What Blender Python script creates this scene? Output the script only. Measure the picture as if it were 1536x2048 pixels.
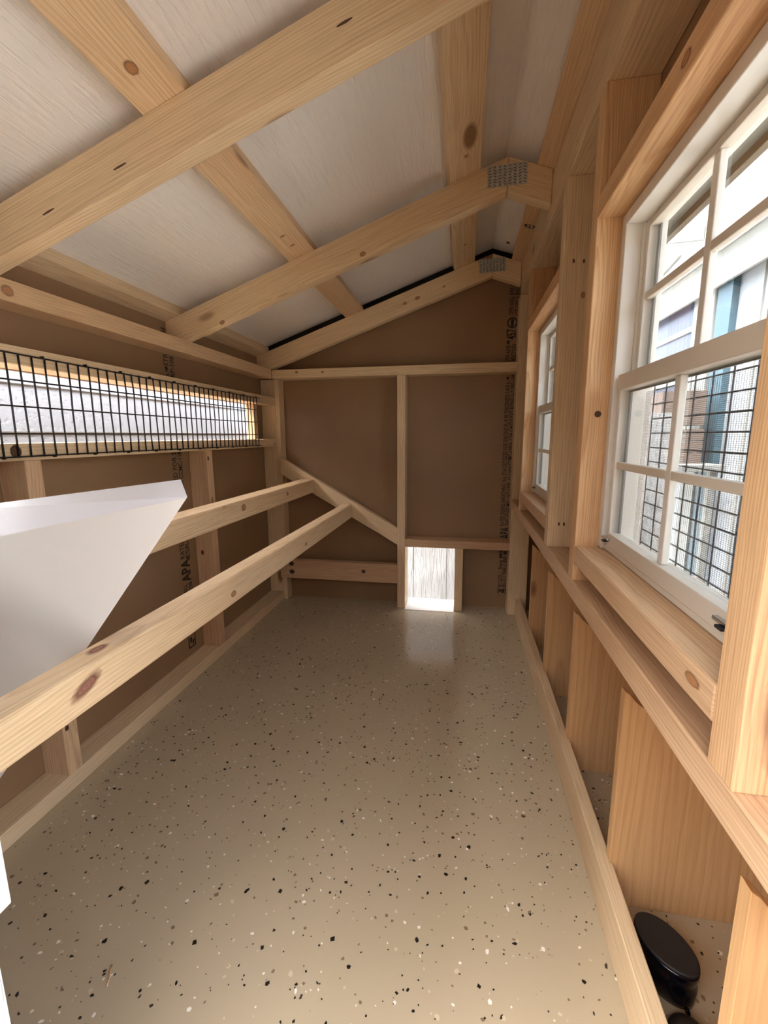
import bpy, bmesh, math, random
from mathutils import Vector, Matrix
random.seed(7)
for o in list(bpy.data.objects): bpy.data.objects.remove(o)
S = bpy.context.scene
COL = S.collection

# ------------------------------------------------------------------ camera
cam_d = bpy.data.cameras.new('camera'); cam = bpy.data.objects.new('camera', cam_d); COL.objects.link(cam)
PITCH, YAW, ROLL, FPX = 0.170786, -0.177585, -0.0059826, 880.82
fwd = Vector((math.sin(YAW)*math.cos(PITCH), math.cos(YAW)*math.cos(PITCH), -math.sin(PITCH)))
rgt = Vector((math.cos(YAW), -math.sin(YAW), 0)); upv = rgt.cross(fwd)
r2 = math.cos(ROLL)*rgt + math.sin(ROLL)*upv; u2 = -math.sin(ROLL)*rgt + math.cos(ROLL)*upv
M = Matrix((r2, u2, -fwd)).transposed().to_4x4(); M.translation = (0, 0, .88)
cam.matrix_world = M
cam_d.sensor_fit = 'HORIZONTAL'; cam_d.sensor_width = 36; cam_d.lens = 36*FPX/1536
cam_d.clip_start = .01; cam_d.clip_end = 200
S.camera = cam

# ------------------------------------------------------------------ world, sun, exposure
w = bpy.data.worlds.new('World'); S.world = w; w.use_nodes = True
wn = w.node_tree; wn.nodes.clear()
sky = wn.nodes.new('ShaderNodeTexSky'); sky.sky_type = 'NISHITA'; sky.sun_disc = False
SUN = Vector((.35, .20, -.91)).normalized()
sky.sun_elevation = math.asin(-SUN.z); sky.sun_rotation = math.atan2(-SUN.x, -SUN.y)
sky.air_density = 1.0; sky.dust_density = 5; sky.ozone_density = 1.0
bg = wn.nodes.new('ShaderNodeBackground'); bg.inputs[1].default_value = .5
wo = wn.nodes.new('ShaderNodeOutputWorld')
bw_ = wn.nodes.new('ShaderNodeRGBToBW'); mx_ = wn.nodes.new('ShaderNodeMix'); mx_.data_type = 'RGBA'; mx_.inputs[0].default_value = .55
wn.links.new(sky.outputs[0], bw_.inputs[0]); wn.links.new(sky.outputs[0], mx_.inputs[6]); wn.links.new(bw_.outputs[0], mx_.inputs[7])
wn.links.new(mx_.outputs[2], bg.inputs[0]); wn.links.new(bg.outputs[0], wo.inputs[0])
sd = bpy.data.lights.new('sun', 'SUN'); sd.energy = 1.5; sd.angle = .009; sd.color = (1, .96, .9)
so = bpy.data.objects.new('sun', sd); COL.objects.link(so)
so.rotation_euler = SUN.to_track_quat('-Z', 'Y').to_euler(); so.location = (-3, -2, 5)
V = S.view_settings
V.view_transform = 'Standard'; V.look = 'None'; V.gamma = 1; V.use_curve_mapping = False
V.exposure = 2.65
S.cycles.max_bounces = 14; S.cycles.diffuse_bounces = 9; S.cycles.transparent_max_bounces = 24
S.cycles.sample_clamp_indirect = 6

# ------------------------------------------------------------------ materials
def lin(r, g, b):
    f = lambda c: (c/255/12.92 if c/255 <= .04045 else ((c/255+.055)/1.055)**2.4)
    return (f(r), f(g), f(b), 1)
class NT:
    def __init__(s, name):
        s.m = bpy.data.materials.new(name); s.m.use_nodes = True; s.t = s.m.node_tree
        s.b = s.t.nodes['Principled BSDF']; s.out = s.t.nodes['Material Output']
    def n(s, typ, **kw):
        x = s.t.nodes.new(typ)
        for k, v in kw.items(): setattr(x, k, v)
        return x
    def l(s, a, b): s.t.links.new(a, b)
    def val(s, sock, v):
        if hasattr(v, 'is_output'): s.l(v, sock)
        elif v is not None: sock.default_value = v
    def math(s, op, a, b=None, c=None, clamp=False):
        x = s.n('ShaderNodeMath', operation=op, use_clamp=clamp)
        for i, v in enumerate((a, b, c)):
            if v is not None: s.val(x.inputs[i], v)
        return x.outputs[0]
    def vmath(s, op, a, b=None, scale=None):
        x = s.n('ShaderNodeVectorMath', operation=op); s.val(x.inputs[0], a)
        if b is not None: s.val(x.inputs[1], b)
        if scale is not None: s.val(x.inputs['Scale'], scale)
        return x.outputs['Value'] if op in ('LENGTH', 'DISTANCE', 'DOT_PRODUCT') else x.outputs[0]
    def noise(s, v, scale=1, detail=2, rough=.5):
        x = s.n('ShaderNodeTexNoise'); s.val(x.inputs['Vector'], v)
        x.inputs['Scale'].default_value = scale; x.inputs['Detail'].default_value = detail; x.inputs['Roughness'].default_value = rough
        return x.outputs[0]
    def ramp(s, f, stops):
        x = s.n('ShaderNodeValToRGB'); s.val(x.inputs[0], f); e = x.color_ramp.elements
        while len(e) < len(stops): e.new(.5)
        for i, (p, c) in enumerate(stops):
            e[i].position = p; e[i].color = c if len(c) == 4 else (*c, 1)
        return x.outputs[0]
    def mix(s, f, a, b, mode='MIX'):
        x = s.n('ShaderNodeMix', data_type='RGBA', blend_type=mode)
        s.val(x.inputs[0], f); s.val(x.inputs[6], a); s.val(x.inputs[7], b); return x.outputs[2]
    def bump(s, h, strength=.2, dist=.002):
        x = s.n('ShaderNodeBump'); x.inputs['Strength'].default_value = strength; x.inputs['Distance'].default_value = dist
        s.l(h, x.inputs['Height']); s.l(x.outputs[0], s.b.inputs['Normal'])
    def set(s, color=None, rough=None, **kw):
        if color is not None: s.val(s.b.inputs['Base Color'], color)
        if rough is not None: s.val(s.b.inputs['Roughness'], rough)
        for k, v in kw.items(): s.val(s.b.inputs[k], v)
        return s.m

def wood(name, light, dark, heart, ringf=150, knot=.25, heart_amt=.35, rough=.55, pith=.085, fibre=.3):
    """sawn softwood: rings round an off-centre pith, local X = along the grain"""
    t = NT(name)
    tc = t.n('ShaderNodeTexCoord'); oi = t.n('ShaderNodeObjectInfo')
    rv = t.vmath('SCALE', (17.3, .9, .7), scale=oi.outputs['Random'])
    p = t.vmath('ADD', tc.outputs['Object'], rv)
    # knots: sparse stretched voronoi cells
    vk = t.n('ShaderNodeTexVoronoi', voronoi_dimensions='3D', feature='F1'); vk.inputs['Scale'].default_value = 1
    t.l(t.vmath('MULTIPLY', p, (3.4, 9, 9)), vk.inputs['Vector'])
    sep = t.n('ShaderNodeSeparateColor'); t.l(vk.outputs['Color'], sep.inputs[0])
    keep = t.math('LESS_THAN', sep.outputs[0], knot)
    kd = t.math('ADD', vk.outputs['Distance'], t.math('MULTIPLY', t.math('SUBTRACT', 1, keep), 10))
    kw = t.math('POWER', 2.718, t.math('MULTIPLY', t.math('MULTIPLY', kd, kd), -22))      # halo that bends the rings
    lo = t.noise(t.vmath('MULTIPLY', p, (1.6, 7, 7)), 1, 2)
    lo2 = t.noise(t.vmath('MULTIPLY', p, (6, 30, 30)), 1, 2)
    sx = t.n('ShaderNodeSeparateXYZ'); t.l(tc.outputs['Object'], sx.inputs[0])
    py = t.math('ADD', sx.outputs[1], t.math('MULTIPLY', t.math('SUBTRACT', oi.outputs['Random'], .5), .12))
    pz = t.math('ADD', sx.outputs[2], t.math('MULTIPLY', t.math('ADD', t.math('FRACT', t.math('MULTIPLY', oi.outputs['Random'], 7.31)), .35), pith))
    r = t.math('SQRT', t.math('ADD', t.math('MULTIPLY', py, py), t.math('MULTIPLY', pz, pz)))
    r = t.math('ADD', r, t.math('MULTIPLY', lo, .055)); r = t.math('ADD', r, t.math('MULTIPLY', lo2, .003))
    r = t.math('ADD', r, t.math('MULTIPLY', kw, .018))
    fr = t.math('FRACT', t.math('MULTIPLY', r, ringf))
    ring = t.ramp(fr, [(0, (0, 0, 0)), (.45, (.16, .16, .16)), (.86, (1, 1, 1)), (1, (0, 0, 0))])
    big = t.noise(t.vmath('MULTIPLY', p, (.9, 9, 9)), 1, 1)
    hm = t.math('MULTIPLY', t.ramp(big, [(.42, (0, 0, 0)), (.62, (1, 1, 1))]), heart_amt)
    fb = t.noise(t.vmath('MULTIPLY', p, (9, 420, 420)), 1, 2, .6)
    base = t.mix(hm, light, heart)
    base = t.mix(t.math('MULTIPLY', ring, .62), base, t.mix(.35, dark, heart))
    base = t.mix(fibre, base, t.ramp(fb, [(.3, tuple(c*.55 for c in dark[:3])), (.6, light[:3])]))
    core = t.ramp(kd, [(0, (1, 1, 1)), (.13, (1, 1, 1)), (.2, (0, 0, 0))])
    base = t.mix(t.math('MULTIPLY', kw, .35), base, heart)
    kr = t.math('FRACT', t.math('MULTIPLY', kd, 26))
    base = t.mix(t.math('MULTIPLY', core, .8), base, t.mix(kr, lin(88, 50, 26), lin(132, 84, 46)))
    t.bump(t.math('ADD', t.math('MULTIPLY', fb, .6), t.math('MULTIPLY', fr, .4)), .12, .0012)
    return t.set(base, rough, **{'Specular IOR Level': .35})

pine = wood('pine_pale', lin(222, 198, 160), lin(188, 152, 112), lin(204, 170, 126))
pine_w = wood('pine_warm', lin(220, 190, 150), lin(180, 138, 98), lin(200, 157, 114), heart_amt=.5)
fir = wood('fir_orange', lin(222, 186, 140), lin(170, 116, 74), lin(198, 146, 100), ringf=260, heart_amt=.95, knot=.12)
fir_g = wood('fir_tan', lin(214, 181, 142), lin(166, 124, 92), lin(192, 150, 113), ringf=240, heart_amt=.7, knot=.15)
bar_m = wood('roost_pine', lin(226, 200, 160), lin(184, 142, 100), lin(212, 172, 126), ringf=170, knot=.2)
ply = wood('maple_ply', lin(210, 170, 120), lin(182, 134, 86), lin(200, 154, 104), ringf=70, knot=.06, heart_amt=.5, rough=.5, pith=.03, fibre=.18)
nestlip = wood('lip_pine', lin(222, 196, 156), lin(176, 138, 100), lin(200, 162, 120), ringf=200, knot=.05, heart_amt=.4)

def osb_mat():
    t = NT('osb_brown_overlay'); tc = t.n('ShaderNodeTexCoord')
    a = t.noise(tc.outputs['Object'], 3.5, 3); b = t.noise(tc.outputs['Object'], 260, 2)
    c = t.mix(t.ramp(a, [(.35, (0, 0, 0)), (.7, (1, 1, 1))]), lin(140, 110, 79), lin(152, 120, 87))
    c = t.mix(t.math('MULTIPLY', b, .16), c, lin(82, 58, 42))
    t.bump(b, .06, .0006); return t.set(c, .34, **{'Specular IOR Level': .45})
osb = osb_mat()

def emboss(name, col, axis, strength=.5, scale=1., rough=.45):
    """painted embossed cedar-grain siding; axis = world axis index of the grain"""
    t = NT(name); tc = t.n('ShaderNodeTexCoord')
    s1 = [150*scale]*3; s1[axis] = 11*scale; s2 = [60*scale]*3; s2[axis] = 5*scale
    a = t.noise(t.vmath('MULTIPLY', tc.outputs['Object'], tuple(s1)), 1, 3, .6)
    b = t.noise(t.vmath('MULTIPLY', tc.outputs['Object'], tuple(s2)), 1, 2)
    h = t.ramp(a, [(.36, (0, 0, 0)), (.47, (1, 1, 1))])
    h = t.math('ADD', h, t.math('MULTIPLY', b, 1.2))
    k = t.noise(tc.outputs['Object'], 2.2, 2)
    t.bump(h, strength, .0016)
    return t.set(t.mix(t.math('MULTIPLY', k, .25), col, tuple(c*.93 for c in col[:3])+(1,)), rough)
ceil_m = emboss('ceiling_white_emboss', lin(226, 221, 213), 1, .5, 1., .34)
siding_m = emboss('siding_white_emboss', lin(236, 236, 234), 2, .9, .6)
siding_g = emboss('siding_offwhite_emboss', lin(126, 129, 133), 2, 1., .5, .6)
siding_h = emboss('house_siding_emboss', lin(132, 132, 130), 2, .6, .3, .7)
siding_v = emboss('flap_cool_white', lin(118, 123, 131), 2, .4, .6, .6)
siding_p = emboss('siding_popwall_emboss', lin(142, 142, 141), 0, 1.8, .85, .6)


def paint(name, col, rough=.4, nz=.0, bump=.0, spec=.5):
    t = NT(name); c = col
    tc = t.n('ShaderNodeTexCoord'); k = t.noise(tc.outputs['Object'], 9, 3)
    if nz: c = t.mix(t.math('MULTIPLY', k, nz), col, tuple(x*.7 for x in col[:3])+(1,))
    if bump: t.bump(t.noise(tc.outputs['Object'], 70, 3), bump, .001)
    return t.set(c, rough, **{'Specular IOR Level': spec})
white = paint('white_paint', lin(238, 235, 228), .38, .05, .12)
white_rough = paint('white_sawn_edge_skylit', lin(242, 243, 246), .6, .05, .5)  # rough sawn edge, tinted lighter and bluer for sky light on top
vinyl = paint('vinyl_almond', lin(206, 197, 182), .35)
vinyl_w = paint('vinyl_white', lin(216, 213, 204), .3)
spacer_m = paint('grey_glazing_spacer', lin(120, 118, 116), .5, .3)
black_wire = paint('black_vinyl_wire', lin(16, 15, 18), .35)
dark_wire = paint('dark_grey_wire', lin(52, 50, 50), .5)
ink = paint('black_ink', lin(26, 18, 14), .6)
gap_black = paint('gap_black', lin(8, 8, 9), .8)
gasket = paint('black_gasket', lin(24, 24, 26), .6)
galv = NT('galvanised_steel'); _k = galv.noise(galv.n('ShaderNodeTexCoord').outputs['Object'], 120, 2)
galv = galv.set(galv.ramp(_k, [(.3, lin(150, 150, 144)), (.7, lin(196, 196, 190))]), .45, Metallic=.35)
slot_m = paint('punched_slot', lin(92, 88, 78), .6)
chrome = NT('chrome').set(lin(190, 195, 198), .18, Metallic=1.0)
rubber_top = paint('matte_black_rubber', lin(22, 19, 18), .62, .2)
gloss_black = paint('gloss_navy_black', lin(7, 8, 16), .1)
greyband = paint('grey_rubber_band', lin(176, 172, 165), .6)
conc = paint('pale_concrete', lin(202, 201, 198), .9, .3, .4)
bounce_cut_m = paint('bounce_cut_brown', lin(84, 68, 52), .95, .5, .8)
light_screen_m = paint('light_screen_brown', lin(120, 98, 78), .85, .4, .4)
teal = paint('teal_trim', lin(56, 78, 88), .5, .1, .2)
bluewin = paint('dark_window_glass', lin(50, 56, 78), .3)
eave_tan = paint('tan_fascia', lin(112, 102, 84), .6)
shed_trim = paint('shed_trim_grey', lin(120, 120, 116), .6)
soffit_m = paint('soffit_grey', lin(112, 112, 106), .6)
brown_box = paint('weathered_brown_wood', lin(96, 82, 74), .8, .5, .4)
roof_w = paint('white_roof_metal', lin(232, 232, 228), .4)
def glass_mat():
    t = NT('window_glass'); nt = t.t
    tr = t.n('ShaderNodeBsdfTransparent'); tr.inputs[0].default_value = (.95, .97, .965, 1)
    gl = t.n('ShaderNodeBsdfGlossy'); gl.inputs['Roughness'].default_value = .02
    fr = t.n('ShaderNodeFresnel'); fr.inputs[0].default_value = 1.45
    mx = t.n('ShaderNodeMixShader'); t.l(t.math('MULTIPLY', fr.outputs[0], .35), mx.inputs[0])
    t.l(tr.outputs[0], mx.inputs[1]); t.l(gl.outputs[0], mx.inputs[2]); t.l(mx.outputs[0], t.out.inputs[0])
    nt.nodes.remove(t.b); return t.m
glass = glass_mat()
def floor_mat():
    t = NT('epoxy_floor'); tc = t.n('ShaderNodeTexCoord')
    a = t.noise(tc.outputs['Object'], 2.5, 3); b = t.noise(tc.outputs['Object'], 16, 2)
    t.bump(t.math('ADD', t.math('MULTIPLY', a, .6), t.math('MULTIPLY', b, .25)), .12, .006)
    return t.set(t.mix(a, lin(170, 154, 126), lin(182, 166, 138)), t.ramp(b, [(.3, (.13,)*3), (.7, (.2,)*3)]), **{'Specular IOR Level': .55})
epoxy = floor_mat()
flake_cols = [lin(30, 27, 25), lin(228, 222, 208), lin(122, 104, 84), lin(196, 178, 150), lin(58, 46, 40)]
flake_m = [paint('flake_%s' % n, c, .2, spec=.55) for n, c in zip(('black', 'white', 'brown', 'cream', 'umber'), flake_cols)]
def knot_mat(name, inner, outer, edge, soft):
    t = NT(name); tc = t.n('ShaderNodeTexCoord'); o = tc.outputs['Object']
    flat = t.vmath('MULTIPLY', o, (1, 1, 0))
    wob = t.vmath('SCALE', t.vmath('SUBTRACT', t.n('ShaderNodeTexNoise').outputs[1], (.5, .5, .5)), scale=.35)
    d = t.vmath('LENGTH', t.vmath('ADD', flat, wob))
    c = t.ramp(t.math('FRACT', t.math('MULTIPLY', d, 4.5)), [(0, inner), (.6, outer), (1, inner)])
    c = t.mix(t.ramp(d, [(.6, (0, 0, 0)), (.85, (1, 1, 1))]), c, edge)
    a = t.ramp(d, [(soft, (1, 1, 1)), (.98, (0, 0, 0))])
    return t.set(c, .6, Alpha=a)
knotm = knot_mat('pine_knot', lin(142, 94, 58), lin(180, 132, 88), lin(150, 104, 66), .55)
knotd = knot_mat('dark_knot', lin(62, 40, 28), lin(96, 64, 44), lin(60, 38, 26), .8)
knots = knot_mat('soft_heart_knot', lin(118, 76, 62), lin(152, 106, 86), lin(166, 118, 94), .35)
nailm = paint('nail_hole', lin(40, 28, 22), .8)

# ------------------------------------------------------------------ helpers
WM = {}
def W(o):
    if o is None: return Matrix()
    return WM[o.name]
def place(o, mw, parent=None):
    COL.objects.link(o); WM[o.name] = mw
    if parent is not None:
        o.parent = parent; o.matrix_parent_inverse = W(parent).inverted()
    o.matrix_basis = mw
    return o
def tag(o, label=None, cat=None, group=None, kind=None):
    if label: o['label'] = label
    if cat: o['category'] = cat
    if group: o['group'] = group
    if kind: o['kind'] = kind
    return o
def empty(name, loc=(0, 0, 0), label=None, cat=None, group=None, kind=None):
    e = bpy.data.objects.new(name, None); e.empty_display_size = .05
    return tag(place(e, Matrix.Translation(loc)), label, cat, group, kind)
def frame(grain, ref=(0, 0, 1), origin=(0, 0, 0)):
    x = Vector(grain).normalized(); r = Vector(ref)
    if abs(x.dot(r.normalized())) > .95: r = Vector((1, 0, 0))
    y = r.cross(x).normalized(); z = x.cross(y)
    m = Matrix((x, y, z)).transposed().to_4x4(); m.translation = origin
    return m
def mesh_obj(name, bm, mat, parent=None, mw=None, smooth=False):
    bmesh.ops.recalc_face_normals(bm, faces=bm.faces)
    me = bpy.data.meshes.new(name); bm.to_mesh(me); bm.free()
    for m in (mat if isinstance(mat, (list, tuple)) else [mat]): me.materials.append(m)
    if smooth:
        for p in me.polygons: p.use_smooth = True
    return place(bpy.data.objects.new(name, me), mw or Matrix(), parent)
def prism(name, poly, ext, grain, mat, parent=None, bevel=.002, ref=(0, 0, 1), back=None):
    """polygon (3-D points) swept along ext (or lofted to `back`); local X = grain direction"""
    ext = Vector(ext); P = [Vector(p) for p in poly]
    Q = [Vector(q) for q in back] if back else [p+ext for p in P]
    c = sum(P+Q, Vector())/(2*len(P)); mw = frame(grain, ref, c); inv = mw.inverted()
    bm = bmesh.new(); a = [bm.verts.new(inv@p) for p in P]; b = [bm.verts.new(inv@q) for q in Q]
    n = len(a); bm.faces.new(a); bm.faces.new(list(reversed(b)))
    for i in range(n): bm.faces.new((a[i], b[i], b[(i+1) % n], a[(i+1) % n]))
    bmesh.ops.recalc_face_normals(bm, faces=bm.faces)
    if bevel: bmesh.ops.bevel(bm, geom=list(bm.edges), offset=bevel, segments=2, profile=.5, affect='EDGES', clamp_overlap=True)
    return mesh_obj(name, bm, mat, parent, mw)
def box(name, x, y, z, mat, parent=None, bevel=.002, grain=None):
    (x0, x1), (y0, y1), (z0, z1) = x, y, z; d = (x1-x0, y1-y0, z1-z0)
    if grain is None: grain = d.index(max(d))
    g = [0, 0, 0]; g[grain] = 1
    return prism(name, [(x0, y0, z0), (x1, y0, z0), (x1, y1, z0), (x0, y1, z0)], (0, 0, z1-z0), g, mat, parent, bevel)
def boxes(name, lst, mat, parent=None, bevel=0):
    bm = bmesh.new()
    for (x0, x1), (y0, y1), (z0, z1) in lst:
        m = Matrix.Translation(((x0+x1)/2, (y0+y1)/2, (z0+z1)/2)) @ Matrix.Diagonal((x1-x0, y1-y0, z1-z0, 1))
        bmesh.ops.create_cube(bm, size=1, matrix=m)
    if bevel: bmesh.ops.bevel(bm, geom=list(bm.edges), offset=bevel, segments=2, profile=.5, affect='EDGES', clamp_overlap=True)
    return mesh_obj(name, bm, mat, parent)
def panel_with_holes(name, axis, pos, thick, u, v, holes, mat, parent=None, bevel=0):
    """flat sheet normal to `axis` (0=x,1=y) spanning u (other horizontal) and v (z), rectangular holes"""
    us = sorted({u[0], u[1], *[h[0] for h in holes], *[h[1] for h in holes]})
    vs = sorted({v[0], v[1], *[h[2] for h in holes], *[h[3] for h in holes]})
    bm = bmesh.new(); cache = {}
    def vt(a, b, k):
        key = (round(a, 5), round(b, 5), k)
        if key not in cache:
            p = pos+k*thick; cache[key] = bm.verts.new((p, a, b) if axis == 0 else (a, p, b))
        return cache[key]
    solid = {}
    for i in range(len(us)-1):
        for j in range(len(vs)-1):
            cu, cv = (us[i]+us[i+1])/2, (vs[j]+vs[j+1])/2
            solid[i, j] = not any(h[0] < cu < h[1] and h[2] < cv < h[3] for h in holes)
    for (i, j), s in solid.items():
        if not s: continue
        q = [(us[i], vs[j]), (us[i+1], vs[j]), (us[i+1], vs[j+1]), (us[i], vs[j+1])]
        for k in (0, 1): bm.faces.new([vt(*p, k) for p in q])
        for a, b, nb in ((0, 1, (i, j-1)), (1, 2, (i+1, j)), (2, 3, (i, j+1)), (3, 0, (i-1, j))):
            if not solid.get(nb, False): bm.faces.new((vt(*q[a], 0), vt(*q[b], 0), vt(*q[b], 1), vt(*q[a], 1)))
    return mesh_obj(name, bm, mat, parent)
def wire(name, pts, rad, mat, parent=None, seg=6):
    bm = bmesh.new(); rings = []
    P = [Vector(p) for p in pts]
    for i, p in enumerate(P):
        d = (P[min(i+1, len(P)-1)]-P[max(i-1, 0)]).normalized()
        f = frame(d, (0, 0, 1) if abs(d.z) < .8 else (1, 0, 0), p)
        rings.append([bm.verts.new(f @ Vector((0, rad*math.cos(2*math.pi*k/seg), rad*math.sin(2*math.pi*k/seg)))) for k in range(seg)])
    for a, b in zip(rings, rings[1:]):
        for k in range(seg): bm.faces.new((a[k], a[(k+1) % seg], b[(k+1) % seg], b[k]))
    bm.faces.new(rings[0]); bm.faces.new(rings[-1])
    return mesh_obj(name, bm, mat, parent, smooth=True)
def knot(parent, c, normal, along, rx, ry, dark=False, mat=None):
    n = Vector(normal).normalized(); mw = frame(along, n, Vector(c)+n*.0004)
    x = Vector(along).normalized(); y = n.cross(x)
    mw = Matrix((x*rx, y*ry, n*.0006)).transposed().to_4x4(); mw.translation = Vector(c)+n*.0001
    bm = bmesh.new(); N = 18; rim = []; top = []
    for k in range(N):
        a = 2*math.pi*k/N; j = 1+.10*math.sin(3*a+c[0]*50)+.05*math.sin(5*a+c[1]*70)
        rim.append(bm.verts.new((math.cos(a)*j, math.sin(a)*j, 0))); top.append(bm.verts.new((math.cos(a)*j*.93, math.sin(a)*j*.93, 1)))
    bm.faces.new(top)
    for k in range(N): bm.faces.new((rim[k], rim[(k+1) % N], top[(k+1) % N], top[k]))
    return mesh_obj('knot', bm, mat or (knotd if dark else knotm), parent, mw)  # rx along the grain
def text(name, s, origin, X, Y, height, length, mat, parent, bold=0):
    """printed lettering laid on a surface; origin = lower left, X reading direction, Y letter-up"""
    cu = bpy.data.curves.new(name, 'FONT'); cu.body = s; cu.size = 1; cu.resolution_u = 2; cu.offset = bold or .012
    tmp = bpy.data.objects.new(name+'_tmp', cu); COL.objects.link(tmp)
    dg = bpy.context.evaluated_depsgraph_get(); dg.update()
    me = bpy.data.meshes.new_from_object(tmp.evaluated_get(dg)); bpy.data.objects.remove(tmp)
    xs = [v.co.x for v in me.vertices]; ys = [v.co.y for v in me.vertices]
    x0, x1, y0 = min(xs), max(xs), 0.0
    capy = .69
    X = Vector(X).normalized(); Y = Vector(Y).normalized(); Z = X.cross(Y)
    sx = length/(x1-x0); sy = height/capy
    for v in me.vertices: v.co = ((v.co.x-x0)*sx, (v.co.y-y0)*sy, 0)
    me.materials.clear(); me.materials.append(mat)
    m = Matrix((X, Y, Z)).transposed().to_4x4(); m.translation = Vector(origin)+Z*.0006
    return place(bpy.data.objects.new(name, me), m, parent)
def shape(name, polys, origin, X, Y, mat, parent):
    X = Vector(X).normalized(); Y = Vector(Y).normalized(); Z = X.cross(Y)
    m = Matrix((X, Y, Z)).transposed().to_4x4(); m.translation = Vector(origin)+Z*.0006
    bm = bmesh.new()
    for p in polys: bm.faces.new([bm.verts.new((a, b, 0)) for a, b in p])
    return mesh_obj(name, bm, mat, parent, m)
def ring_polys(cx, cy, r0, r1, n=28):
    c = lambda k, r: (cx+r*math.cos(2*math.pi*k/n), cy+r*math.sin(2*math.pi*k/n))
    return [[c(k, r0), c(k, r1), c(k+1, r1), c(k+1, r0)] for k in range(n)]
def arrow(l, h): return [[(0, h*.3), (l*.5, h*.3), (l*.5, h*.7), (0, h*.7)], [(l*.5, 0), (l, h*.5), (l*.5, h)]]

# ================================================================== SETTING
XL, XR, YF = -.953, .232, 2.15           # stud faces: left wall, right wall, far wall
OL, OF, OR = -1.027, 2.24, .321          # sheathing faces
PITCHR, RX = .345, .107                  # roof pitch, ridge x
zt = lambda x: 1.667-PITCHR*abs(x-RX)    # top of rafters
zb = lambda x: 1.575-PITCHR*abs(x-RX)

ground = box('ground', (-9, 9), (-7, 12), (-.5, -.42), conc, bevel=0); tag(ground, kind='structure', label='pale concrete ground outside the coop')
box('bounce_cut_bed', (-9, .9), (-7, .2), (-.42, -.405), bounce_cut_m, ground, 0)  # dark bed added out of view to cut ground bounce through the doorway
floor = box('floor', (-1.05, .66), (.27, 2.25), (-.03, 0), epoxy, bevel=0); tag(floor, kind='structure', label='beige speckled epoxy floor of the coop')
# colour chips thrown into the epoxy
bm = bmesh.new()
for i in range(7000):
    x = random.uniform(-.95, .62); y = random.uniform(.3, 2.22)
    s = random.choice((.0012, .0015, .0015, .002, .002, .0026, .0032, .004)) * random.uniform(.75, 1.35)
    k = random.choices(range(5), (30, 18, 26, 18, 8))[0]
    n = random.choice((4, 5, 5, 6)); a0 = random.uniform(0, 6.3); el = random.uniform(.5, 1); th = random.uniform(0, 3.1)
    vs = []
    for j in range(n):
        a = a0+2*math.pi*j/n+random.uniform(-.3, .3); r = s*random.uniform(.75, 1.2)
        px, py = r*math.cos(a), r*math.sin(a)*el
        vs.append(bm.verts.new((x+px*math.cos(th)-py*math.sin(th), y+px*math.sin(th)+py*math.cos(th), .00025+(i % 7)*.00002)))
    try: f = bm.faces.new(vs); f.material_index = k
    except ValueError: pass
for f in bm.faces:
    f.normal_update()
    if f.normal.z < 0: f.normal_flip()
me = bpy.data.meshes.new('flakes'); bm.to_mesh(me); bm.free()
for m in flake_m: me.materials.append(m)
fl = place(bpy.data.objects.new('flakes', me), Matrix(), floor); tag(fl, 'black white and brown colour chips in the floor', kind='stuff')

# ---- left wall
wall_left = panel_with_holes('wall_left', 0, OL-.011, .011, (.27, OF), (-.03, 1.274), [(.3, 2.03, .868, 1.034)], osb); tag(wall_left, 'brown sheathed left wall with a long screened vent', kind='structure')
bp_ = box('bottom_plate', (OL, XL), (.29, 2.24), (0, .043), pine, wall_left)
tp_ = box('top_plate', (OL, XL), (.29, 2.15), (1.165, 1.211), pine_w, wall_left)
knot(tp_, (XL, .838, 1.186), (1, 0, 0), (0, 1, 0), .016, .013)
vr_t = box('vent_rail', (OL, XL), (.29, 2.177), (1.036, 1.076), pine, wall_left)
vr_b = box('vent_rail', (OL, XL), (.29, 2.177), (.831, .869), pine, wall_left)
knot(vr_b, (XL, .806, .852), (1, 0, 0), (0, 1, 0), .014, .015, True); knot(vr_b, (XL, 2.15, .842), (1, 0, 0), (0, 1, 0), .008, .007)
s2 = box('stud', (OL, XL), (.822, .862), (.043, .831), fir_g, wall_left)
s1 = box('stud', (OL, XL), (1.528, 1.568), (.043, .831), fir_g, wall_left)
knot(s1, (-1.0, 1.528, .433), (0, -1, 0), (0, 0, 1), .011, .006, True); knot(s1, (XL, 1.538, .80), (1, 0, 0), (0, 0, 1), .009, .006, True); knot(s1, (XL, 1.545, .637), (1, 0, 0), (0, 0, 1), .018, .008)
knot(s2, (XL, .832, .17), (1, 0, 0), (0, 0, 1), .008, .006, True)
cst = box('corner_stud', (OL, XL), (2.177, 2.238), (.043, 1.165), pine, wall_left)
box('vent_jamb', (OL, OL+.04), (2.005, 2.045), (.869, 1.036), fir, wall_left)
UP, MY = (0, 0, 1), (0, -1, 0)
def left_print(s, y, z0, z1, h, nm='printed_text', bold=0): text(nm, s, (OL, y, z0), UP, MY, h, z1-z0, ink, wall_left, bold)
left_print('APA', 1.478, .335, .425, .05, bold=.03)
left_print('RATED SIDING', 1.452, .43, .60, .024); left_print('ESR-1301', 1.484, .425, .57, .024)
left_print('SIZED FOR S', 1.452, .69, .828, .024); left_print('mm CCMC-118', 1.484, .69, .828, .024)
left_print('in.', 1.452, 1.078, 1.105, .022); left_print('STRENGTH', 1.452, 1.125, 1.25, .024); left_print('PRP-108 THIS', 1.484, 1.078, 1.22, .024)
shape('printed_text', arrow(.018, .024), (OL, 1.452, 1.107), UP, MY, ink, wall_left)
left_print('MILL', 1.452, .29, .33, .022); left_print('NO 1208', 1.484, .24, .33, .022)
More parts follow.
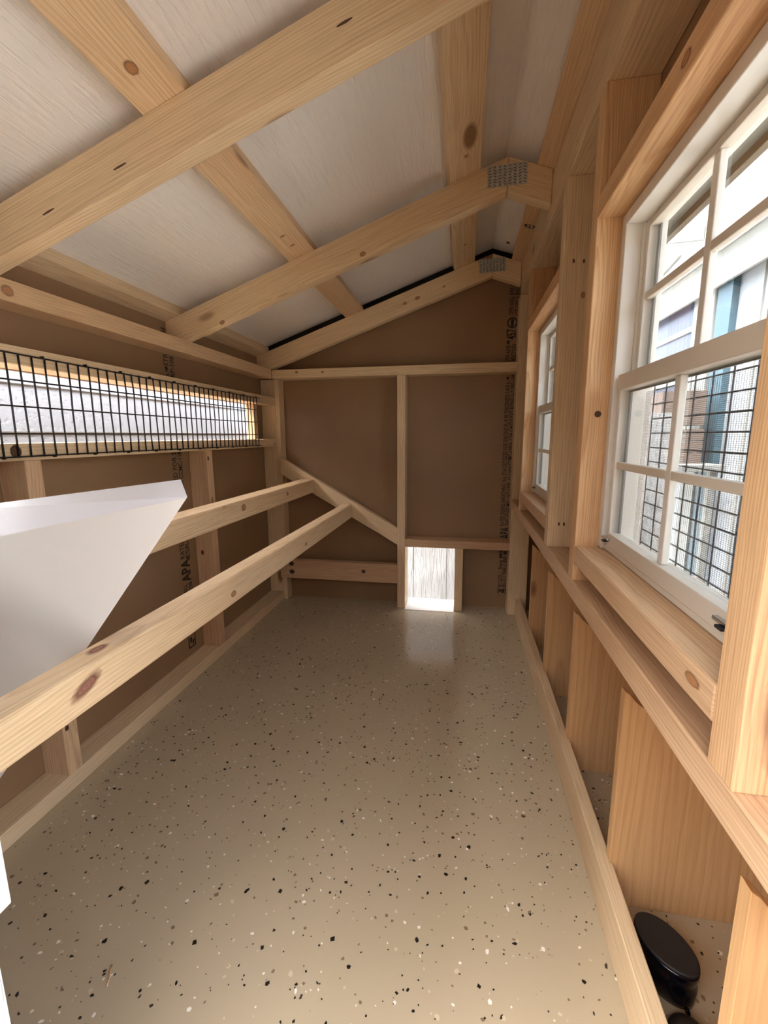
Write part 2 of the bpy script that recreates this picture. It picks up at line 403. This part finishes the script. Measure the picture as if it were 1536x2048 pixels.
left_print('8/12/25', 1.452, .135, .22, .022); left_print('SEQ 80', 1.484, .135, .21, .022)
shape('printed_text', [[(0, 0), (.05, 0), (.05, .006), (0, .006)], [(0, .04), (.05, .04), (.05, .046), (0, .046)], [(0, 0), (.006, 0), (.006, .046), (0, .046)], [(.012, .012), (.03, .008), (.03, .02), (.012, .024)], [(.02, .026), (.042, .022), (.042, .036), (.02, .036)]], (OL, 1.478, .07), UP, MY, ink, wall_left)

# ---- far wall (gable)
bm = bmesh.new()
def gable(y):
    pts = [(OL-.011, -.03), (-.278, -.03), (-.278, .34), (-.03, .34), (-.03, -.03), (.66, -.03), (.66, .55), (.332, .55), (.332, zt(.332)), (RX, 1.667), (OL-.011, zt(OL-.011))]
    return [(x, y, z) for x, z in pts]
wall_far = prism('wall_far', gable(OF), (0, .011, 0), (1, 0, 0), osb, None, 0); tag(wall_far, 'brown sheathed far gable wall with a pop door opening', kind='structure')
for p in []: pass
fr1 = box('rail', (-.953, XR), (YF, OF), (1.165, 1.208), pine, wall_far)
knot(fr1, (-.82, YF, 1.193), (0, -1, 0), (1, 0, 0), .009, .007); knot(fr1, (-.687, YF, 1.19), (0, -1, 0), (1, 0, 0), .008, .006)
box('stud', (-.319, -.279), (YF, OF), (0, 1.165), pine, wall_far)
box('pop_door_header', (-.279, XR), (YF, OF), (.327, .365), fir_g, wall_far)
box('jamb', (-.029, .011), (YF, OF), (0, .327), pine, wall_far)
lowr = box('low_rail', (-.953, -.319), (YF, YF+.038), (.131, .231), fir_g, wall_far)
for x, z, r in ((-.89, .212, .013), (-.889, .167, .013), (-.496, .187, .010)): knot(lowr, (x, YF, z), (0, -1, 0), (1, 0, 0), r*1.2, r, True)
box('corner_stud', (XR, .321), (YF, OF), (0, 1.492), pine, wall_far)
box('corner_stud', (-.953, -.93), (2.177, OF), (0, 1.165), pine, wall_far)
box('threshold', (-.278, -.03), (2.13, 2.30), (-.012, .003), white, wall_far, .001)
MX = (-1, 0, 0)
def far_print(s, x, z0, z1, h, bold=0): text('printed_text', s, (x, OF, z0), UP, MX, h, z1-z0, ink, wall_far, bold)
far_print('APA', .238, .366, .425, .045, .03)
far_print('RATED SIDING-SHEATHING 16oc 7/16 CAT SIZED FOR SPACING PL-9190 THICKNESS 0.418 in.', .211, .432, 1.135, .021)
far_print('THIS EDGE MILL NO.1208  11.1 mm CCMC-11826  CSA O437.0 EXT BOND 0-2 PRP-108', .236, .432, 1.162, .021)
shape('printed_text', arrow(.016, .022), (.211, OF, 1.14), UP, MX, ink, wall_far)
far_print('STRENGTH AXIS', .206, 1.165, 1.295, .02); shape('printed_text', arrow(.02, .022), (.206, OF, 1.30), UP, MX, ink, wall_far)
far_print('THIS DIRECTION', .232, 1.165, 1.30, .02)
far_print('457', .228, 1.322, 1.368, .042, .02)
shape('printed_text', ring_polys(.024, .024, .018, .024)+[[(.008, .018), (.04, .018), (.04, .03), (.008, .03)]], (.234, OF, 1.372), UP, MX, ink, wall_far)
far_print('OPEN WALL', .213, 1.428, 1.51, .02); far_print('USE ONLY', .238, 1.428, 1.51, .02)
shape('printed_text', [[(0, 0), (.004, 0), (.004, .048), (0, .048)]], (.238, OF, 1.518), UP, MX, ink, wall_far)
far_print('PER CA', .213, 1.526, 1.575, .02); far_print('NOT E', .238, 1.526, 1.575, .02)
far_print('8/12/25', .209, .11, .175, .018); far_print('Seq Mill', .209, .205, .31, .018); far_print('80-12 | THE-2 IBEF MILL', .230, .11, .325, .018)
shape('printed_text', [[(0, 0), (.03, 0), (.03, .005), (0, .005)], [(0, .036), (.03, .036), (.03, .041), (0, .041)], [(.004, .01), (.026, .007), (.026, .018), (.004, .02)], [(.01, .022), (.024, .02), (.024, .033), (.01, .033)]], (.232, OF, .075), UP, MX, ink, wall_far)

# ---- right wall
wall_right = panel_with_holes('wall_right', 0, OR, .011, (.27, OF), (.538, 1.59), [(.416, .945, .654, 1.271), (1.283, 1.842, .654, 1.271)], osb); tag(wall_right, 'right wall framing with two windows above the nest boxes', kind='structure')
rbp = box('bottom_plate', (XR, OR), (.29, YF), (.539, .578), fir_g, wall_right, .0025)
box('top_plate', (XR, OR), (.29, YF), (1.492, 1.529), pine, wall_right)
box('rim_board', (XR, XR+.038), (.29, YF), (1.53, 1.614), pine, wall_right)
stA = box('stud', (XR, OR), (1.238, 1.283), (.578, 1.492), pine, wall_right)
for x, z in ((.256, 1.302), (.28, 1.30), (.26, .642), (.273, .642)): knot(stA, (x, 1.238, z), (0, -1, 0), (0, 0, 1), .0055, .003, True)
knot(stA, (.283, 1.238, 1.222), (0, -1, 0), (0, 0, 1), .009, .006)
stB = box('stud', (XR, OR), (.945, .985), (.578, 1.492), fir, wall_right)
knot(stB, (.258, .945, .92), (0, -1, 0), (0, 0, 1), .007, .007, True)
stC = box('stud', (XR, OR), (.376, .416), (.578, 1.492), fir, wall_right)
knot(stC, (.268, .376, .66), (0, -1, 0), (0, 0, 1), .075, .026, mat=knots)
box('stud', (XR, OR), (1.842, 1.88), (.578, 1.492), fir, wall_right)
for a, b in ((.416, .945), (1.283, 1.842)):
    hd = box('window_header', (XR, OR), (a, b), (1.271, 1.309), fir, wall_right, .0025)
    sl = box('window_sill', (XR, OR), (a, b), (.616, .654), fir_g, wall_right, .003)
    if a < .5:
        knot(sl, (XR, .455, .637), (-1, 0, 0), (0, 1, 0), .017, .007); knot(hd, (XR, .614, 1.289), (-1, 0, 0), (0, 1, 0), .014, .008)

# ---- ceiling: two embossed white roof panels on flat purlins
ang = math.atan(PITCHR); off = .038/math.cos(ang)
cz = lambda x: zt(x)+off+.0005
FR = -.55  # front overhang stretched out of view to cut sky light at the doorway
ceiling = prism('ceiling', [(-1.16, FR, cz(-1.16)), (RX, FR, cz(RX)), (.60, FR, cz(.6)), (.60, FR, cz(.6)+.014), (RX, FR, cz(RX)+.014), (-1.16, FR, cz(-1.16)+.014)], (0, 2.48-FR, 0), (1, 0, 0), ceil_m, None, 0, )
tag(ceiling, 'white embossed roof panels with pine purlins', kind='structure')
def purlin(x0, x1, mat):
    n = Vector((PITCHR if x0 > RX else -PITCHR, 0, 1)).normalized()*.038
    a, b = Vector((x0, .14, zt(x0))), Vector((x1, .14, zt(x1)))
    return prism('purlin', [a, b, b+n, a+n], (0, 2.3, 0), (0, 1, 0), mat, ceiling, .0015)
pr1 = purlin(-.057, .030, pine); pr2 = purlin(-.566, -.482, pine_w); pr3 = purlin(-1.06, -.975, pine); pr4 = purlin(.187, .27, pine_w)
dn = Vector((PITCHR, 0, -1)).normalized()
for y, r in ((1.358, .010), (1.927, .010)): knot(pr1, (-.012, y, zt(-.012)), dn, (0, 1, 0), r*.8, r*.6)
knot(pr2, (-.525, .714, zt(-.525)), dn, (0, 1, 0), .016, .011); knot(pr2, (-.527, 1.31, zt(-.527)), dn, (0, 1, 0), .006, .009); knot(pr2, (-.523, 1.376, zt(-.523)), dn, (0, 1, 0), .006, .010)
text('printed_text', '427', (.196, 1.835, zt(.196)), (1, 0, -PITCHR), (0, -1, 0), .026, .045, ink, pr4, .03)
dnr = Vector((-PITCHR, 0, -1)).normalized()
for x, y, rx in ((.166, 2.10, .011), (.109, 2.02, .003), (.078, 2.09, .002), (.109, 1.866, .002)):
    knot(ceiling, (x, y, cz(x)-.0004), Vector((-PITCHR if x > RX else PITCHR, 0, -1)), (0, 1, 0), rx, rx*.8, True).name = 'stain'
# black strip added above the far rafters, the gap's shade in its colour
prism('dark_gap_strip', [(-1.03, 2.20, zt(-1.03)), (RX, 2.20, zt(RX)), (.33, 2.20, zt(.33)), (.33, 2.20, cz(.33)-.001), (RX, 2.20, cz(RX)-.001), (-1.03, 2.20, cz(-1.03)-.001)], (0, .04, 0), (1, 0, 0), gap_black, ceiling, 0)

# ---- front wall around the doorway (camera stands in it)
DOORZ = 1.27
fw = [(OL-.011, -.03), (-.42, -.03), (-.42, DOORZ), (.345, DOORZ), (.345, zt(.345)), (RX, 1.667), (OL-.011, zt(OL-.011))]
wall_front = prism('wall_front', [(x, .25, z) for x, z in fw], (0, .018, 0), (1, 0, 0), siding_m, None, 0)
tag(wall_front, 'white sided front wall around the open doorway', kind='structure')
box('door_casing', (-.47, -.366), (.235, .25), (.494, DOORZ), white, wall_front, .001)

# ================================================================== ROOF TRUSSES
def truss(y, label):
    t = empty('roof_truss', (RX, y, 1.575), label, 'roof truss', 'roof trusses')
    lp = [(RX-.0005, y, 1.667), (RX-.0005, y, 1.575), (XL, y, 1.2115), (-1.055, y, 1.2115), (-1.055, y, zt(-1.055))]
    a = prism('rafter', lp, (0, .038, 0), (1, 0, PITCHR), pine, t, .0018)
    rp = [(RX+.0005, y, 1.667), (RX+.0005, y, 1.575), (XR-.001, y, zb(XR)), (XR-.001, y, zt(XR))]
    prism('rafter', rp, (0, .038, 0), (1, 0, -PITCHR), pine, t, .0018)
    th = -.035; ca, sa = math.cos(th), math.sin(th); c = Vector((RX-.001, y, 1.619))
    q = lambda u, v: c+Vector((u*ca+v*sa, 0, -u*sa+v*ca))
    pl = prism('connector_plate', [q(-.056, -.028), q(.056, -.028), q(.056, .028), q(-.056, .028)], (0, -.0014, 0), (1, 0, 0), galv, t, 0)
    bm = bmesh.new()
    for i in range(8):
        for j in range(7):
            u = -.049+i*.014; v = -.023+j*.0077
            m = Matrix.Translation(q(u, v)+Vector((0, -.0012, 0))) @ Matrix.Rotation(th+(.5 if i % 2 else -.3), 4, 'Y') @ Matrix.Diagonal((.0075, .0014, .0022, 1))
            bmesh.ops.create_cube(bm, size=1, matrix=m)
    tag(mesh_obj('tooth_slot', bm, slot_m, pl), kind='stuff')
    return t, a
t1, a1 = truss(.789, 'near pine roof truss crossing the upper left of the ceiling')
t2, a2 = truss(1.457, 'middle pine roof truss with a large metal connector plate')
t3, a3 = truss(YF, 'far pine roof truss resting on the brown gable wall')
for x, r in ((-.282, .012), (-.104, .008), (-.224, .014)): knot(a3, (x, YF, (zt(x)+zb(x))/2-.004), (0, -1, 0), (1, 0, PITCHR), r, r*.6)
for x, z in ((-.813, 1.262), (-.324, 1.44)): knot(a2, (x, 1.457, z), (0, -1, 0), (1, 0, PITCHR), .012, .008)
for x, z in ((-.62, 1.36), (-.78, 1.30), (-.20, 1.52)): knot(a1, (x, .789, z), (0, -1, 0), (1, 0, PITCHR), .016, .0022, True)

# ================================================================== ROOSTS
b1 = box('roosting_bar', (-.602, -.55), (.29, YF-.0005), (.472, .541), bar_m, None, .006); tag(b1, 'lower front pine roosting bar nearest the middle of the floor', 'roosting bar', 'roosting bars')
b2 = box('roosting_bar', (-.818, -.748), (.64, YF-.0005), (.597, .665), bar_m, None, .005); tag(b2, 'upper rear pine roosting bar closer to the left wall', 'roosting bar', 'roosting bars')
knot(b1, (-.55, .52, .512), (1, 0, 0), (0, 1, .35), .036, .014, mat=knots); knot(b1, (-.55, .955, .499), (1, 0, 0), (0, 1, 0), .015, .009); knot(b1, (-.55, 1.47, .498), (1, 0, 0), (0, 1, 0), .010, .008)
knot(b1, (-.578, .575, .541), (0, 0, 1), (0, 1, 0), .024, .012, mat=knots)
knot(b2, (-.748, 1.403, .638), (1, 0, 0), (0, 1, 0), .018, .014); knot(b2, (-.748, 1.796, .636), (1, 0, 0), (0, 1, 0), .012, .010)
br = prism('roost_brace', [(-.929, YF, .775), (-.929, YF, .690), (-.319, YF, .336), (-.319, YF, .421)], (0, .038, 0), (.61, 0, -.354), pine, wall_far, .002)
tag(br, 'diagonal pine brace carrying both roosting bars')
k = 0.6/.55
def sc(x, z, y): return (x*y/.55, y, .88+(z-.88)*y/.55)
fy, by = .60, .638
F = [sc(-.376, .798, fy), (-.952, fy, .88+(.6905-.88)*fy/.55), (-.952, fy, .10), ]
zsl = lambda x: .88+((.798+1.238*(x*.55/fy+.376))-.88)*fy/.55
F = [sc(-.376, .798, fy), (-.952, fy, .88+((.798-.2055*(.952*.55/fy-.376))-.88)*fy/.55), (-.952, fy, zsl(-.952))]
bk = lambda x: .88+((.819-.127*((-x*.588/by)-.4105))-.88)*by/.588
Bq = [(-.4105*by/.588, by, bk(-.4105*by/.588)), (-.952, by, bk(-.952)), (-.952, by, zsl(-.952)+.03)]
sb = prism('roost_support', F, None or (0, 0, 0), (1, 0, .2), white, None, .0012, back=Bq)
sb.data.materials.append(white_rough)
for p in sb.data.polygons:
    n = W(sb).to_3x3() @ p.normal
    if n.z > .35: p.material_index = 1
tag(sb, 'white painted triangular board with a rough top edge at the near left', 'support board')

# ================================================================== VENT WIRE MESH
vm = empty('wire_mesh', (XL, 1.3, .838), 'black welded wire mesh stapled over the long wall vent', 'wire mesh')
ys = [0.352+.0304*i for i in range(54)]; ys = [y for y in ys if y < 1.992]
zs = [1.058, 1.003, .947, .890, .840]
for i, y in enumerate(ys):
    j = lambda: random.uniform(-.0015, .0015)
    wire('wire', [(XL+.0035, y+j(), .838), (XL+.0035+j(), y+j(), .89), (XL+.0035, y+j(), .947), (XL+.0035+j(), y+j(), 1.003), (XL+.0035, y+j(), 1.060)], .0021, black_wire, vm)
for z in zs:
    wire('wire', [(XL+.0055, .35+.41*q, z+random.uniform(-.0015, .0015)) for q in range(4)]+[(XL+.0055, 1.995, z)], .002, black_wire, vm)
for i in range(14):
    for z in (1.060, .839): boxes('staple', [((XL, XL+.0085), (.42+.118*i, .4235+.118*i), (z-.003, z+.003))], black_wire, vm)
# hinged white flap outside the vent
vf = empty('vent_flap', (-1.05, 1.2, .85), 'white vent flap hanging outside behind the black wire mesh', 'vent flap')
prism('panel', [(-1.055, .2, .862), (-1.066, .2, .858), (-1.257, .2, 1.128), (-1.247, .2, 1.134)], (0, 2.45, 0), (0, 1, 0), siding_v, vf, .001)
for z0 in (.893, 1.02):
    x = -1.055-(z0-.862)*.706
    prism('lap', [(x+.0005, .2, z0), (x+.002, .2, z0+.003), (x-.032, .2, z0+.05)], (0, 2.45, 0), (0, 1, 0), siding_v, vf, 0)

# ================================================================== NEST BOXES
nb = empty('nest_box', (.46, 1.2, 0), 'row of wooden nest boxes with plywood dividers along the right wall', 'nest box')
box('front_lip', (.268, .294), (.28, YF), (0, .089), nestlip, nb, .002)
box('back_panel', (.632, .644), (.28, OF-.003), (0, .46), ply, nb, .001)
prism('lid', [(.333, .28, .53), (.70, .28, .44), (.70, .28, .452), (.333, .28, .542)], (0, OF-.283, 0), (0, 1, 0), ply, nb, .001)
box('end_panel', (.333, .632), (.285, .297), (0, .45), ply, nb, .001)
dv = [(.296, 0), (.296, .07), (.287, .095), (.287, .44), (.296, .434), (.306, .422), (.318, .412), (.335, .407), (.36, .41), (.40, .425), (.45, .43), (.63, .43), (.63, 0)]
for y in (.417, .764, 1.113, 1.462, 1.81):
    prism('divider', [(x, y, z) for x, z in dv], (0, .018, 0), (0, 0, 1), ply, nb, .0008, ref=(1, 0, 0))

# black things left in the nearest nest
def lathe_oval(name, prof, c, rx, ry, rot, mat, parent, N=36, ripple=0):
    bm = bmesh.new(); rings = []
    for r, z in prof:
        rings.append([bm.verts.new((r*rx*math.cos(2*math.pi*k/N), r*ry*math.sin(2*math.pi*k/N), z)) for k in range(N)])
    for a, b in zip(rings, rings[1:]):
        for k in range(N): bm.faces.new((a[k], a[(k+1) % N], b[(k+1) % N], b[k]))
    bm.faces.new(rings[-1]); bm.faces.new(rings[0])
    m = Matrix.Translation(c) @ Matrix.Rotation(rot, 4, 'Z')
    return mesh_obj(name, bm, mat, parent, m, True)
tb = empty('oval_tub', (.342, .655, 0), 'upturned glossy black oval tub on the nest floor beside the lip', 'tub')
lathe_oval('body', [(.80, 0), (.92, .003), (.95, .012), (.96, .034), (.90, .04), (.94, .046), (.97, .06), (.965, .064)], (.342, .655, .0005), .052, .034, math.radians(125), gloss_black, tb)
lathe_oval('base', [(.96, .0), (.955, .004), (.92, .0055), (.86, .005), (.5, .0045)], (.342, .655, .0645), .052, .034, math.radians(125), rubber_top, tb)
cp = empty('black_cap', (.338, .566, 0), 'black domed cap with a pale grey band at the bottom right', 'cap')
lathe_oval('band', [(1.28, 0), (1.32, .005), (1.24, .011), (.97, .0125)], (.338, .566, .0005), .03, .026, .4, greyband, cp)
lathe_oval('dome', [(.965, 0), (.95, .008), (.86, .018), (.66, .025), (.35, .029), (.1, .030)], (.338, .566, .0125), .03, .026, .4, rubber_top, cp)
sp = wire('wood_splinter', [(-.563, .512, .002), (-.558, .503, .005), (-.553, .495, .003), (-.549, .485, .0015)], .0013, fir_g, None, 5); tag(sp, 'thin dry splinter lying on the floor at the lower left', 'splinter')

# ================================================================== WINDOWS
def window(name, y0, y1, label):
    z0, z1 = .654, 1.271; yc = (y0+y1)/2
    wv = empty(name, (.30, yc, z0), label, kind='structure')
    e = .0015
    # outer frame: stepped jambs, head and sill
    for a, b in ((y0+e, y0+.022), (y1-.022, y1-e)): box('frame_jamb', (.276, .345), (a, b), (z0+e, z1-e), vinyl_w, wv, .0015)
    box('frame_head', (.276, .345), (y0+.022, y1-.022), (z1-.022, z1-e), vinyl_w, wv, .0015)
    box('frame_sill', (.282, .350), (y0+.022, y1-.022), (z0+e, z0+.012), vinyl, wv, .0015)
    for a, b in ((y0+.022, y0+.027), (y1-.027, y1-.022)): box('track', (.304, .309), (a, b), (z0+.012, z1-.022), vinyl_w, wv, .0005)
    ya, yb = y0+.0235, y1-.0235; zm = .974
    def sash(nm, xa, xb, za, zb_, st, botr, topr, mv, mh):
        s = empty(nm, ((xa+xb)/2, yc, za)); WMs = s
        s.parent = wv; s.matrix_parent_inverse = W(wv).inverted()
        xm = (xa+xb)/2
        for a, b in ((ya, ya+st), (yb-st, yb)): box('stile', (xa, xb), (a, b), (za, zb_), vinyl_w, s, .0012)
        box('bottom_rail', (xa-(.004 if botr > .02 else 0), xb), (ya+st, yb-st), (za, za+botr), vinyl, s, .0015)
        box('top_rail', (xa-(.006 if topr > .02 else 0), xb), (ya+st, yb-st), (zb_-topr, zb_), vinyl, s, .0015)
        box('muntin', (xm-.006, xm+.004), (mv-.008, mv+.008), (za+botr, zb_-topr), vinyl_w, s, .0012)
        ym = mv
        for a, b in ((ya+st, ym-.008), (ym+.008, yb-st)):
            box('muntin', (xm-.006, xm+.004), (a, b), (mh-.006, mh+.007), vinyl, s, .0012)
        for a, b in ((ya+st, ya+st+.010), (yb-st-.010, yb-st)): box('glazing_spacer', (xm+.0055, xm+.0085), (a, b), (za+botr, zb_-topr), spacer_m, s, 0)
        box('pane', (xm-.0012, xm+.0012), (ya+st-.002, yb-st+.002), (za+botr-.002, zb_-topr+.002), glass, s, 0)
        return s
    lo = sash('lower_sash', .284, .303, z0+.0125, zm+.014, .016, .026, .028, yc+.008, .822)
    sash('upper_sash', .309, .326, zm-.012, z1-.0225, .016, .014, .012, yc+.02, 1.122)
    for y in (y0+.082, y1-.045):
        lt = box('tilt_latch', (.274, .284), (y-.018, y+.018), (.679, .684), chrome, lo, .001)
        boxes('tongue', [((.270, .280), (y-.009, y+.004), (.6755, .679))], gasket, lt, .0005)
    box('gasket', (.2985, .3005), (ya+.016, yb-.016), (zm-.0175, zm-.0145), gasket, wv, 0)
    # fine insect screen behind the lower half
    bm = bmesh.new(); z = z0+.02
    while z < zm-.016:
        m = Matrix.Translation((.334, yc, z)) @ Matrix.Diagonal((.0003, yb-ya, .0004, 1)); bmesh.ops.create_cube(bm, size=1, matrix=m); z += .0027
    y = ya
    while y < yb:
        m = Matrix.Translation((.334, y, (z0+.02+zm-.016)/2)) @ Matrix.Diagonal((.0003, .0002, zm-.036-z0, 1)); bmesh.ops.create_cube(bm, size=1, matrix=m); y += .0054
    tag(mesh_obj('insect_screen', bm, dark_wire, wv), kind='stuff')
    return wv
window('window_1', .416, .945, 'near white vinyl sash window with grilles beside the doorway')
window('window_2', 1.283, 1.842, 'far narrow looking vinyl sash window near the gable wall')
def guard(y0, y1, label):
    g = empty('window_guard', (.352, (y0+y1)/2, .66), label, 'wire mesh', 'window guards')
    n = int((y1-y0)/.0485)+1
    for i in range(n):
        y = y0+.012+i*(y1-y0-.024)/(n-1); q = random.uniform(-.003, .003)
        wire('wire', [(.352, y, .662), (.352, y+q, .76), (.352, y-q*.6, .86), (.352, y, .972)], .0014, dark_wire, g, 5)
    for i in range(12):
        z = .668+i*.0268; q = random.uniform(-.001, .001)
        wire('wire', [(.3545, y0+.005, z), (.3545, (y0+y1)/2, z+q), (.3545, y1-.005, z)], .0014, dark_wire, g, 5)
guard(.416, .945, 'dark wire guard outside the lower half of the near window')
guard(1.283, 1.842, 'dark wire guard outside the lower half of the far window')

# ================================================================== OUTSIDE
ev = empty('eave', (.5, 1.2, 1.48), 'white soffit and fascia of the coop eave above the windows', 'eave')
prism('soffit', [(.334, -.1, 1.52), (.56, -.1, 1.455), (.56, -.1, 1.46), (.334, -.1, 1.525)], (0, 2.7, 0), (0, 1, 0), soffit_m, ev, 0)
box('fascia', (.56, .578), (-.1, 2.6), (1.435, 1.53), eave_tan, ev, .001)
NX = 1.6
ns = empty('shed', (NX, 3.4, -.42), 'white neighbouring shed with dark window seen through the near window', 'shed')
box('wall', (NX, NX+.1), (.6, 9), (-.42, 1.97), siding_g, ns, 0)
box('eave_fascia', (NX-.08, NX-.06), (.3, 9), (1.78, 1.98), shed_trim, ns, .002)
prism('soffit', [(NX-.06, .3, 1.84), (NX, .3, 1.84), (NX, .3, 1.852), (NX-.06, .3, 1.852)], (0, 8.7, 0), (0, 1, 0), white, ns, 0)
prism('roof', [(NX-.15, .3, 1.981), (NX+1.5, .3, 2.3), (NX+1.5, .3, 2.33), (NX-.15, .3, 2.005)], (0, 8.7, 0), (0, 1, 0), roof_w, ns, 0)
box('window', (NX-.012, NX), (3.62, 4.62), (.95, 1.82), bluewin, ns, 0)
for a, b in ((3.56, 3.62), (4.62, 4.68), (4.38, 4.41)): box('window_trim', (NX-.03, NX), (a, b), (.90, 1.83), shed_trim, ns, .001)
for z in (1.60, 1.25, .92): box('window_trim', (NX-.028, NX), (3.62, 4.62), (z, z+.035), shed_trim, ns, .001)
box('corner_trim', (NX-.03, NX), (3.36, 3.54), (-.42, 1.83), shed_trim, ns, .001)
box('teal_trim', (NX-.04, NX), (3.14, 3.30), (-.42, 1.83), teal, ns, .001)
for y in (1.9, 2.4, 2.9, 5.2, 5.7): box('batten', (NX-.012, NX), (y, y+.018), (-.42, 1.83), shed_trim, ns, .001)
hs = empty('house', (3.6, 8, -.42), 'tall white house wall rising behind the shed roof', 'house')
box('wall', (3.6, 3.8), (1, 22), (-.42, 6.5), siding_h, hs, 0)
prism('rake_board', [(3.56, 10.4, 5.2), (3.56, 8.2, 4.05), (3.56, 8.2, 3.85), (3.56, 10.4, 4.62)], (.03, 0, 0), (0, 1, .5), shed_trim, hs, .002)
prism('rake_board', [(3.56, 10.4, 3.95), (3.56, 9.2, 4.02), (3.56, 8.9, 3.9), (3.56, 10.4, 3.7)], (.03, 0, 0), (0, 1, 0), shed_trim, hs, .002)
bench = empty('bench', (1.28, 3.7, -.42), 'white bench top outside holding dark weathered crates', 'bench')
box('top', (1.12, 1.52), (2.9, 4.6), (.66, .70), shed_trim, bench, .002)
for x in (1.15, 1.46):
    for y in (2.95, 4.52): box('leg', (x, x+.04), (y, y+.04), (-.42, .66), shed_trim, bench, .002)
for (x, y, z, l) in ((1.2, 3.05, .70, 'lower weathered brown crate on the bench outside the window'), (1.22, 3.10, .935, 'upper weathered brown crate stacked outside the window')):
    c = empty('crate', (x+.12, y+.2, z), l, 'crate', 'crates outside')
    h = .072
    for i in range(3):
        zz = z+i*h
        box('slat', (x, x+.012), (y, y+.42), (zz, zz+h-.006), brown_box, c, .001); box('slat', (x+.24, x+.252), (y, y+.42), (zz, zz+h-.006), brown_box, c, .001)
        box('slat', (x+.012, x+.24), (y, y+.012), (zz, zz+h-.006), brown_box, c, .001); box('slat', (x+.012, x+.24), (y+.408, y+.42), (zz, zz+h-.006), brown_box, c, .001)
    box('base', (x+.012, x+.24), (y+.012, y+.408), (z, z+.012), brown_box, c, 0)
# second building straight behind the pop door
bw = empty('siding_wall', (0, 2.85, -.42), 'sunlit white grooved siding wall beyond the pop door', 'siding')
xs = [-1.611+.2175*i for i in range(14)]
for a, b in zip(xs, xs[1:]): box('siding_panel', (a+.0025, b-.0025), (2.8, 2.812), (-.42, 1.0), siding_p, bw, .0015, grain=2)
box('backing', (-1.61, 1.21), (2.812, 2.83), (-.42, 1.0), white, bw, 0)

fe = empty('fence', (0, -1.6, -.42), 'unseen weathered board screen added to block light at the doorway', 'fence')  # board screen added behind the camera, out of view, to cut doorway light
for i in range(26): box('board', (-2.6+i*.2, -2.41+i*.2), (-1.62, -1.60), (-.42, 1.95), light_screen_m, fe, .001)
for z in (-.1, 1.1): box('rail', (-2.6, 2.6), (-1.60, -1.56), (z, z+.09), light_screen_m, fe, .001)
